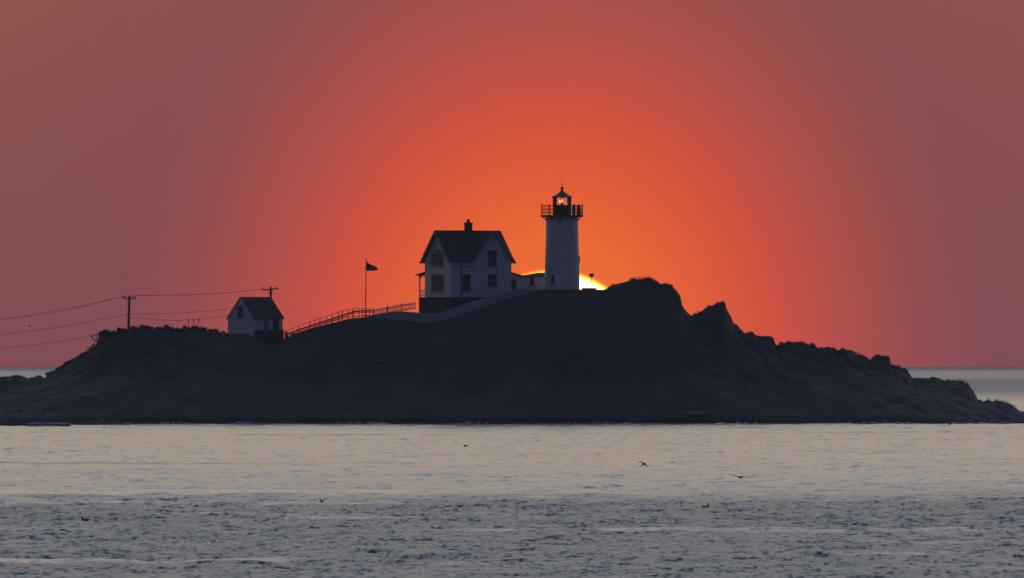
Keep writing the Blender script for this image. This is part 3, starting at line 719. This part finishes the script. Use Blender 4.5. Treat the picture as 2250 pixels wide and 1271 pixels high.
wire([(600,637),(625,659),(660,683),(700,699)], 'faint wire running down to the right from the pole behind the outbuilding', 0.009, (2467, 2462))

# steel frame of the cable on the left slope
def build_frame():
    Y = 2460; b = P(214, 756, Y); root = empty('cable_frame', b); tag(root, 'small bent steel frame holding a wire on the left slope', 'frame')
    q = lambda px, py, dy=0: P(px, py, Y+dy) - b
    MB().tube([q(214, 756), q(212.5, 750.5), q(206.5, 747.5), (q(203, 743)), q(201, 737)], 0.085, 6).build('curved_arm', M['steel'], root)
    MB().tube([q(201, 737), q(210, 736.3)], 0.06, 6).build('top_bar', M['steel'], root)
    MB().tube([q(214, 733.8), q(211.5, 735.5), q(211.5, 742), q(213, 750)], 0.075, 6).build('upright', M['steel'], root)
    MB().lathe([(0.05, -0.1), (0.15, -0.06), (0.15, 0.06), (0.05, 0.1)], 10, q(213, 735)).build('pulley', M['steel'], root)
build_frame()

# ------------------------------------------------------------------ flagpole and flag
def build_flag():
    Y = 2459.3; b = P(803.3, 710, Y); root = empty('flagpole', b); tag(root, 'thin flagpole on a white cone base beside the stair railing', 'flagpole')
    MB().tube([(0, 0, 0.2), P(803.6, 640, Y)-b, P(804.6, 571, Y)-b], [0.075, 0.06, 0.045], 8).build('pole', M['white'], root)
    MB().lathe([(0.0, 0), (0.075, 0.04), (0.09, 0.1), (0.05, 0.18)], 10, P(804.6, 572, Y)-b).build('finial', M['steel'], root)
    MB().lathe([(0.20, -0.3), (0.19, 0.05), (0.09, 0.55), (0.075, 0.95)], 12, (0, 0, 0)).build('base', M['white'], root)
    # flag, drooping
    top = [(0,576),(3,577.5),(7,580.5),(11,582.7),(14,583.6),(18,584.5),(21,586.5),(24,590),(25.5,592.5)]
    bot = [(0,595.5),(4,595.8),(9,595.2),(13,595.0),(16,595.2),(18,595.0),(21,594.0),(23.5,595.2),(25.2,594.8)]
    n = 27; rows = 13; vs = []; fs = []; mi = []
    f0 = P(805, 595.5, Y)
    for j in range(rows+1):
        for i in range(n+1):
            u = i/n; k = 25.5*u
            yt = np.interp(k, [p[0] for p in top], [p[1] for p in top]); yb = np.interp(k, [p[0] for p in bot], [p[1] for p in bot])
            p = P(805+k, yb + (yt-yb)*j/rows, Y) - f0
            p.y += 0.22*math.sin(5.5*u + 1.5*j/rows)*u + 0.10*math.sin(13*u - 2*j/rows)*u
            vs.append(p)
    for j in range(rows):
        for i in range(n):
            a = j*(n+1)+i; fs.append((a, a+1, a+n+2, a+n+1))
            mi.append(2 if (j >= 6 and i < 11) else (0 if j % 2 == 0 else 1))
    mb = MB(); mb.v = [tuple(v) for v in vs]; mb.f = fs; mb.mi = mi
    o = mb.build('flag', [M['red'], M['fwhite'], M['blue']], None, f0, True)
    so = o.modifiers.new('cloth thickness', 'SOLIDIFY'); so.thickness = 0.008
    tag(o, 'dark red drooping flag flying at the top of the flagpole', 'flag')
build_flag()

# ------------------------------------------------------------------ stair railing and picket fence
def build_railing():
    YN, YF = 2458.8, 2460.4
    b = P(632, 738, YN); root = empty('stair_railing', b); tag(root, 'wooden stair railing climbing from the small outbuilding to the flagpole', 'railing')
    topl = [(629,731),(680,709.5),(730,694),(757,683.5),(776,680),(790,679),(804,677),(812,679),(821,679)]
    mid  = [(629,735),(680,717),(730,701),(757,692),(776,685.5),(790,684),(804,683),(812,683.3),(821,683.5)]
    low  = [(650,733.5),(690,720.5),(730,706.5),(757,699),(776,696),(790,695),(804,693.7),(812,693.7),(821,694)]
    f = lambda pr, x: float(np.interp(x, [p[0] for p in pr], [p[1] for p in pr]))
    def rail(pr, Y, w, nm='rail'):
        for (x0, y0), (x1, y1) in zip(pr[:-1], pr[1:]):
            MB().bar(P(x0, y0, Y)-b, P(x1, y1, Y)-b, w, w).build(nm, M['wood'], root)
    rail(mid, YN, 0.17); rail(low, YN, 0.085)
    far = [(629,728),(680,707),(730,691),(757,681.5),(776,679.5),(790,679),(804,677.5),(821,679)]
    rail(far, YF, 0.05)
    far2 = [(p[0], f(mid, p[0])+3.5) for p in far]; rail(far2, YF, 0.09)
    for x in (632, 681, 703, 730, 752, 776):
        MB().bar(P(x, f(topl, x)-1.5, YN)-b, P(x, f(low, x)+9, YN)-b, 0.12, 0.12).build('post', M['wood'], root)
    for x in (656, 692, 717, 744, 765):
        MB().bar(P(x, f(far, x)-1.0, YF)-b, P(x, f(low, x)+9, YF)-b, 0.09, 0.09).build('post', M['wood'], root)
    for x in (776, 789, 797.5, 804.5, 812, 820.5):
        MB().bar(P(x, f(topl, x), YN)-b, P(x, 703, YN)-b, 0.13 if x > 815 else 0.085, 0.1).build('post', M['wood'], root)
    # treads
    for k in range(26):
        x = 636 + (776-636)*k/25; z = f(CREST, x) - 0.6
        p = P(x, z, YN+0.8) - b
        MB().box(p.x-0.15, p.x+0.15, p.y-0.7, p.y+0.7, p.z-0.12, p.z).build('tread', M['wood'], root)
build_railing()
def build_pickets():
    Y = 2461.8; b = P(866, 690, Y); root = empty('picket_fence', b); tag(root, 'white picket fence running from the flagpole up to the house porch', 'fence')
    f = lambda pr, x: float(np.interp(x, [p[0] for p in pr], [p[1] for p in pr]))
    up = [(822,683),(835,680.5),(850,678),(865,675),(882,671.5),(900,669),(913,667.3)]; lo = [(822,693),(850,688),(882,682),(913,677.5)]
    for pr, w in ((up, 0.10), (lo, 0.08)):
        for (x0, y0), (x1, y1) in zip(pr[:-1], pr[1:]): MB().bar(P(x0, y0, Y)-b, P(x1, y1, Y)-b, 0.06, w).build('rail', M['wood'], root)
    n = 36
    for k in range(n):
        x = 823 + 89.5*k/(n-1); t = P(x, f(up, x)-3.2 - 0.8*((k*13) % 5)/4, Y-0.06)-b; l = P(x, f(lo, x)+2.5, Y-0.06)-b
        MB().prism([(t.x-0.035, t.y, l.z), (t.x+0.035, t.y, l.z), (t.x+0.035, t.y, t.z-0.06), (t.x, t.y, t.z), (t.x-0.035, t.y, t.z-0.06)], (0, 0.025, 0)).build('picket', M['white'], root)
    for x in (851, 882):
        MB().bar(P(x, f(up, x)-5.5, Y)-b, P(x, f(lo, x)+6, Y)-b, 0.16 if x == 851 else 0.1, 0.12).build('post', M['wood'], root)
build_pickets()

# ------------------------------------------------------------------ box on a pole right of the tower
def build_boxpost():
    Y = 2461; b = P(1299.5, 640, Y); root = empty('box_on_pole', b); tag(root, 'small dark box on a thin pole against the bright sun', 'box on pole')
    MB().tube([(0, 0, 0), P(1299.5, 611, Y)-b], 0.035, 6).build('pole', M['wood2'], root)
    q = lambda px, py: P(px, py, Y-0.2)-b
    MB().prism([q(1294, 603.5), q(1295, 607), q(1299, 611), q(1303.5, 608.5), q(1304, 605.5), q(1306, 601.5), q(1297, 601.8)], (0, 0.42, 0)).build('box', M['wood2'], root)
build_boxpost()
b0 = P(1294, 636.5, 2462)
tag(MB().box(-16*S, 16*S, 0, 0.6, -0.3, 3.6*S).build('low_platform', M['concrete'], None, b0), 'low flat platform on the ground right of the tower', 'platform')

# ------------------------------------------------------------------ shrubs, grass and stalks
def make_shrub(seed, r, h):
    rg = random.Random(seed); mb = MB()
    lobes = [(rg.uniform(-0.75, 0.75)*r, rg.uniform(-0.4, 0.4)*r, h*rg.uniform(0.05, 0.6), r*rg.uniform(0.3, 0.5)) for _ in range(9)]
    for i in range(1100):
        lx, ly, lz, lr = rg.choice(lobes)
        d = Vector((rg.gauss(0, 1), rg.gauss(0, 1), rg.gauss(0, 1))).normalized()*lr*rg.random()**0.4
        c = Vector((lx, ly, lz)) + Vector((d.x, d.y, d.z*0.9))
        u = Vector((rg.gauss(0, 1), rg.gauss(0, 1), rg.gauss(0, 1.4))).normalized(); w = u.orthogonal().normalized(); s_ = rg.uniform(0.05, 0.12)
        mb.add([c-u*s_, c+w*s_*0.5, c+u*s_, c-w*s_*0.5], [(0, 1, 2, 3)])
    return mb
SHR = []
def place_shrubs():
    spots = [(224,741,0.75,1.1),(238,736,0.7,1.0),(252,735,0.8,0.9),(268,732,0.8,0.95),(300,727,0.8,0.9),(318,727,0.75,0.95),(340,728,0.8,0.85),(358,728,0.7,0.9),(376,728,0.85,1.05),
             (398,729,0.7,0.8),(417,727,0.8,0.95),(433,725,0.75,0.95),(450,730,0.8,0.85),(468,735,0.7,0.9),(484,741,0.55,0.85),(495,742,0.4,0.75),(150,806,0.5,0.4),(106,829,0.35,0.6),(645,742,0.4,0.4)]
    lab = {0: 'dark bush at the left end of the ridge beside the bent steel frame', 1: 'second dark bush from the bent steel frame on the left ridge', 2: 'third dark bush from the bent steel frame, left of the left utility pole', 3: 'dark bush just left of the foot of the left utility pole', 4: 'dark bush just right of the foot of the left utility pole', 5: 'second dark bush to the right of the left utility pole', 6: 'third dark bush to the right of the left utility pole', 7: 'fourth dark bush to the right of the left utility pole', 8: 'fifth and tallest dark bush to the right of the left utility pole', 9: 'dark bush just left of the three thin stalks on the ridge', 10: 'dark bush under the leftmost two of the three thin stalks', 11: 'dark bush under the rightmost of the three thin stalks', 12: 'dark bush first to the right of the three thin stalks', 13: 'dark bush second to the right of the three thin stalks', 14: 'thin-topped bush on the slope just left of the small outbuilding',
           15: 'small spiky bush touching the left wall of the small outbuilding', 16: 'low bush on the rock step of the far left slope', 17: 'small bush at the left foot of the island slope beside the sea', 18: 'little bush at the foot of the stair railing'}
    rg = random.Random(4)
    for i, (px, py, r, h) in enumerate(spots):
        Y = 2459.4 + rg.uniform(0, 1.2); p = P(px, py, Y); p.z = ground_at(p.x, Y) - 0.12
        root = empty('shrub', p, rg.uniform(-0.4, 0.4))
        tag(root, lab.get(i, 'dark leafy bush in the thicket along the left ridge'), 'shrub', 'bushes on the left ridge')
        make_shrub(i, r, h).build('foliage', M['leaf'], root)
        st = MB()
        for k in range(4):
            a = rg.uniform(0, 6.28); st.tube([(0, 0, -0.1), (math.cos(a)*r*0.3, math.sin(a)*r*0.3, h*0.5), (math.cos(a)*r*0.45, math.sin(a)*r*0.45, h*rg.uniform(0.8, 1.12))], [0.03, 0.02, 0.008], 5)
        st.build('stems', M['twig'], root)
place_shrubs()
for px, t, lab in ((414, 703.5, 'leftmost of three thin stalks on the left ridge'), (425.5, 703, 'middle of three thin stalks on the left ridge'), (436.5, 702, 'rightmost of three thin stalks on the left ridge')):
    p = P(px, 728, 2460); q = P(px+0.4, t, 2460)
    root = empty('plant_stalk', p); tag(root, lab, 'stalk', 'three stalks on the ridge')
    MB().tube([(0, 0, -0.2), (q-p)*0.6, q-p], [0.035, 0.03, 0.02], 5).build('stem', M['twig'], root)
    MB().lathe([(0.01, 0), (0.07, 0.1), (0.06, 0.35), (0.01, 0.5)], 6, (q-p) - Vector((0, 0, 0.3))).build('seed_head', M['twig'], root)
def build_grass():
    rng = np.random.RandomState(3); n = 26000
    px = np.concatenate([rng.uniform(560, 1345, n//2), rng.uniform(215, 1500, n//4), rng.uniform(1335, 2240, n - n//2 - n//4)])
    y = np.concatenate([rng.uniform(2440, 2460, n//2), rng.uniform(2456, 2461, n//4), rng.uniform(2456, 2461, n - n//2 - n//4)])
    x = (px-1125)*YC/F; z = land_z(x[None, :], y[None, :])[0]
    keep = (z > 4.2); x, y, z = x[keep], y[keep], z[keep]; n = len(x)
    h = rng.uniform(0.06, 0.2, n)*np.where(rng.rand(n) > 0.93, 1.6, 1.0); a = rng.uniform(0, 6.28, n); w = rng.uniform(0.01, 0.03, n); ln = rng.normal(0, 0.06, (n, 2))
    V = np.zeros((n, 3, 3)); V[:, 0] = np.stack([x-w*np.cos(a), y-w*np.sin(a), z-0.05], 1); V[:, 1] = np.stack([x+w*np.cos(a), y+w*np.sin(a), z-0.05], 1); V[:, 2] = np.stack([x+ln[:, 0], y+ln[:, 1], z+h], 1)
    o0 = np.array([0, 2459, 10.0]); me = bpy.data.meshes.new('grass')
    me.vertices.add(n*3); me.vertices.foreach_set('co', (V.reshape(-1, 3)-o0).astype(np.float32).ravel()); me.loops.add(n*3); me.loops.foreach_set('vertex_index', np.arange(n*3, dtype=np.int32))
    me.polygons.add(n); me.polygons.foreach_set('loop_start', np.arange(0, n*3, 3, dtype=np.int32)); me.update(calc_edges=True); me.materials.append(M['grass'])
    o = bpy.data.objects.new('grass', me); C.objects.link(o); o.location = o0; tag(o, 'short dark grass covering the top of the island', 'grass', kind='stuff')
build_grass()
def build_scrub():
    rng = np.random.RandomState(12); n = 15000
    px = np.concatenate([rng.uniform(1338, 2235, n*2//3), rng.uniform(104, 500, n - n*2//3)]); y = 2457.5 + rng.rand(n)*3.0
    x = (px-1125)*YC/F; z = land_z(x[None, :], y[None, :])[0]
    cl = fbm(x*0.9, y*0.4, 3, 91)                       # clumps
    h = np.clip(cl*0.9 + 0.06, 0, 0.4)*rng.rand(n)**0.5
    keep = (h > 0.02) & (z > 1.0) & (np.abs(px-1585) > 26); x, y, z, h = x[keep], y[keep], z[keep], h[keep]; n = len(x)
    c = np.stack([x, y, z + h - 0.04], 1); u = rng.normal(0, 1, (n, 3)); u /= np.linalg.norm(u, axis=1)[:, None]
    w = np.cross(u, rng.normal(0, 1, (n, 3))); w /= np.linalg.norm(w, axis=1)[:, None]; k = rng.uniform(0.04, 0.10, n)[:, None]
    V = np.stack([c-u*k, c+w*k*0.5, c+u*k, c-w*k*0.5], 1).reshape(-1, 3); o0 = np.array([20, 2459, 8.0])
    me = bpy.data.meshes.new('scrub'); me.vertices.add(n*4); me.vertices.foreach_set('co', (V-o0).astype(np.float32).ravel()); me.loops.add(n*4); me.loops.foreach_set('vertex_index', np.arange(n*4, dtype=np.int32))
    me.polygons.add(n); me.polygons.foreach_set('loop_start', np.arange(0, n*4, 4, dtype=np.int32)); me.update(calc_edges=True); me.materials.append(M['leaf'])
    o = bpy.data.objects.new('scrub', me); C.objects.link(o); o.location = o0; tag(o, 'low dark scrub fringing the rocky ridges', 'scrub', kind='stuff')
build_scrub()

# ------------------------------------------------------------------ shore rocks and surf
def rock(name, c, sx, sy, sz, seed, m, label, cat='rock', group=None):
    nu, nv = 20, 10; vs = []; fs = []
    rg = random.Random(seed); off = rg.uniform(0, 50)
    for j in range(nv+1):
        th = math.pi*j/nv
        for i in range(nu):
            t = 2*math.pi*i/nu; d = Vector((math.sin(th)*math.cos(t), math.sin(th)*math.sin(t), math.cos(th)))
            k = 1 + 0.55*float(fbm(np.array([d.x*2.2+off]), np.array([d.y*2.2+d.z*1.7+off]), 4, seed)[0])
            vs.append((d.x*sx*k, d.y*sy*k, d.z*sz*k))
    for j in range(nv):
        for i in range(nu):
            i2 = (i+1) % nu; fs.append((j*nu+i, j*nu+i2, (j+1)*nu+i2, (j+1)*nu+i))
    tag(MB().add(vs, fs).build(name, m, None, c), label, cat, group)
q = P(45, 936, 2360); rock('rock_ledge', (q.x-2.2, 2360, -0.05), 9.0, 5.0, 0.42, 3, M['rockdark'], 'low dark wet ledge awash at the left edge below the island')
q = P(225, 932, 2395); rock('rock_ledge', (q.x, 2395, -0.1), 3.6, 4.0, 0.55, 9, M['rockdark'], 'low dark wet ledge in front of the shore right of the surf line')
q = P(2087, 935, 2400); rock('sea_rock', (q.x, 2400, 0.0), 0.22, 0.4, 0.22, 5, M['rockdark'], 'tiny dark rock in the water off the right shore')
def slope_rock(px, py, sx, sz, seed, label):
    x = (px-1125)*2450/F; best = None
    for Y in np.arange(2430, 2459, 0.25):
        x = (px-1125)*Y/F; z = EYE + (EYEROW-py)*Y/F
        if ground_at(x, Y) >= z: best = (x, Y, z); break
    if best: rock('pale_rock', (best[0], best[1]-0.1, best[2]), sx, 0.35, sz, seed, M['rockpale'], label)
slope_rock(836, 793, 0.55, 0.09, 11, 'small pale rock on the dark slope below the flagpole')
slope_rock(1528, 909, 1.5, 0.14, 12, 'long pale rock slab low on the shore under the right crag')
slope_rock(227, 924, 0.22, 0.12, 13, 'small pale rock near the water at the lower left')
def surf():
    rng = random.Random(8); mb = MB()
    for (x0, x1, py, Y, hmax) in ((62, 150, 932.2, 2340, 0.16), (272, 300, 931.5, 2425, 0.22), (330, 420, 930.4, 2429, 0.13), (505, 560, 930.3, 2429, 0.14), (700, 850, 930.3, 2429, 0.11), (1010, 1080, 930.3, 2429, 0.14), (1240, 1420, 930.3, 2428, 0.10), (1600, 1660, 930.3, 2428, 0.15), (1830, 2010, 930.3, 2428, 0.12), (2090, 2230, 930.0, 2427, 0.16)):
        n = int((x1-x0)*2)
        pts = [P(x0+(x1-x0)*i/n, py + 1.2*math.sin(i*0.13), Y + rng.uniform(-0.8, 0.8)) for i in range(n+1)]
        for i, p in enumerate(pts):
            if x0 > 200 and vnoise(np.array([i*0.11]), np.array([x0*1.0]), 5)[0] < 0.55: continue
            r = 0.05 + rng.random()**2*hmax
            mb.lathe([(r*0.3, -r*0.4), (r, 0), (r*0.7, r*0.55), (r*0.15, r*0.8)], 6, p)
    o = mb.build('surf_foam', M['foam'], None); tag(o, 'thin broken line of white surf at the left shore', 'foam', kind='stuff')
surf()

# ------------------------------------------------------------------ birds
def skin(name, verts, edges, radii, Y, loc, label, cat='bird', group=None, sub=1):
    me = bpy.data.meshes.new(name); me.from_pydata([tuple(v) for v in verts], edges, []); me.materials.append(M['bird'])
    o = bpy.data.objects.new(name, me); C.objects.link(o); o.location = loc
    md = o.modifiers.new('body', 'SKIN'); md.use_smooth_shade = True
    for i, r in enumerate(radii):
        me.skin_vertices[0].data[i].radius = r
        me.skin_vertices[0].data[i].use_root = (i == 0)
    s_ = o.modifiers.new('smooth', 'SUBSURF'); s_.levels = sub; s_.render_levels = sub
    tag(o, label, cat, group)
def flyer(Y, body, head, tail, lw, rw, label, br=0.07, wr=(0.045, 0.014)):
    """all points in photograph pixels with a depth offset in metres: (px, py, dy)"""
    b = P(body[0], body[1], Y)
    q = lambda t: P(t[0], t[1], Y + t[2]) - b
    V = [Vector((0, 0, 0)), q(head).lerp(Vector((0, 0, 0)), 0.35), q(head), q(tail)]; E = [(0, 1), (1, 2), (0, 3)]; Rr = [(br, br), (br*0.8, br*0.8), (br*0.45, br*0.45), (br*0.55, br*0.25)]
    for wing in (lw, rw):
        prev = 0
        for i, t in enumerate(wing):
            V.append(q(t)); E.append((prev, len(V)-1)); f = 1 - 0.75*i/max(1, len(wing)-1); Rr.append((wr[0]*f, max(0.010, wr[1]*f))); prev = len(V)-1
    skin('flying_bird', V, E, Rr, Y, b, label, 'bird', 'birds flying over the water')
flyer(1150, (1416, 1019.5, 0), (1410.5, 1022.3, -0.25), (1417.5, 1019, 0.2), [(1412, 1017, 0), (1408.5, 1015, 0.05), (1404.5, 1016.2, 0.1), (1401.5, 1016.6, 0.12)], [(1419.5, 1021, 0), (1421.3, 1024.5, 0.04), (1421.2, 1028.4, 0.08)], 'gliding bird with bent wings over the tan water right of centre', 0.055, (0.055, 0.03))
flyer(1100, (1627, 1049.3, 0), (1625.5, 1050, -0.28), (1629.5, 1050.5, 0.3), [(1621, 1047.2, 0.0), (1612, 1045.8, 0.03), (1605.5, 1043.6, 0.05), (1599.5, 1040.6, 0.1)], [(1633, 1048.6, 0), (1640, 1050.2, 0.03), (1647, 1049.8, 0.06), (1660, 1048.8, 0.1)], 'wide-winged gull gliding low over the water at the right', 0.07, (0.05, 0.02))
flyer(1000, (707, 1103, 0), (706, 1104.8, -0.22), (709, 1102.5, 0.25), [(704.5, 1099.5, 0), (703, 1095.5, 0.03), (701.8, 1091.5, 0.06)], [(709.5, 1101, 0), (712.5, 1097.2, 0.03), (715.5, 1096.4, 0.05), (719, 1098.2, 0.08)], 'bird with raised wings above the dark ruffled water left of centre', 0.05, (0.045, 0.028))
flyer(1500, (1022, 980.5, 0), (1021, 981, -0.3), (1023.5, 980.6, 0.3), [(1020.5, 979.5, 0.1), (1018, 978.2, 0.3)], [(1025, 979.2, 0), (1028, 978.4, 0.05), (1031, 979, 0.1)], 'small bird flying over the water below the house', 0.085, (0.05, 0.035))
flyer(2100, (66, 717.5, 0), (68.5, 717.6, -0.1), (64.5, 717.0, 0.2), [(63.5, 715.5, 0), (62.3, 713.2, 0.05)], [(67, 717, 0.2), (67.5, 715.8, 0.5)], 'tiny bird in the sky between the wires at the far left', 0.085, (0.07, 0.05))
def swimmer(px, py, flip, label, k=1.0):
    Y = F*EYE/(py-EYEROW) - 1; b = P(px, py, Y); b.z = 0.06
    s_ = (-1 if flip else 1)*k
    pts = [(0, 0, 0.05), (0.16*s_, 0, 0.05), (0.22*s_, -0.02, 0.17*k), (0.21*s_, -0.02, 0.30*k), (0.27*s_, -0.03, 0.33*k), (-0.18*s_, 0.02, 0.07), (-0.27*s_, 0.03, 0.14*k)]
    E = [(0, 1), (1, 2), (2, 3), (3, 4), (0, 5), (5, 6)]
    Rr = [(0.11, 0.09), (0.09, 0.08), (0.05, 0.05), (0.05, 0.05), (0.02, 0.02), (0.08, 0.06), (0.03, 0.02)]
    skin('swimming_bird', pts, E, Rr, Y, b, label, 'bird', 'birds swimming on the water')
swimmer(1549, 1119, False, 'long-necked dark bird swimming on the ruffled water at the right', 0.8)
swimmer(187, 1148, True, 'dark bird swimming on the ruffled water at the far left', 0.75)
q = F*EYE/(1170-EYEROW); p = P(138, 1170, q-1); rock('float', (p.x, p.y, 0.07), 0.17, 0.14, 0.09, 21, M['bird'], 'small dark float on the water at the lower left', 'float')

# ------------------------------------------------------------------ morning haze over the sea
def build_haze():
    m = bpy.data.materials.new('haze_air'); m.use_nodes = True; nt = m.node_tree; nt.nodes.clear()
    v = nt.nodes.new('ShaderNodeVolumePrincipled'); o = nt.nodes.new('ShaderNodeOutputMaterial')
    v.inputs['Color'].default_value = (0.76, 0.86, 1.0, 1); v.inputs['Density'].default_value = HAZE; v.inputs['Anisotropy'].default_value = 0.0
    nt.links.new(v.outputs[0], o.inputs['Volume'])
    o_ = MB().box(-14200, 14200, -3200, 12200, -3.2, 34.0).build('haze', m)
    tag(o_, 'thin morning haze over the sea and island', kind='stuff')
build_haze()
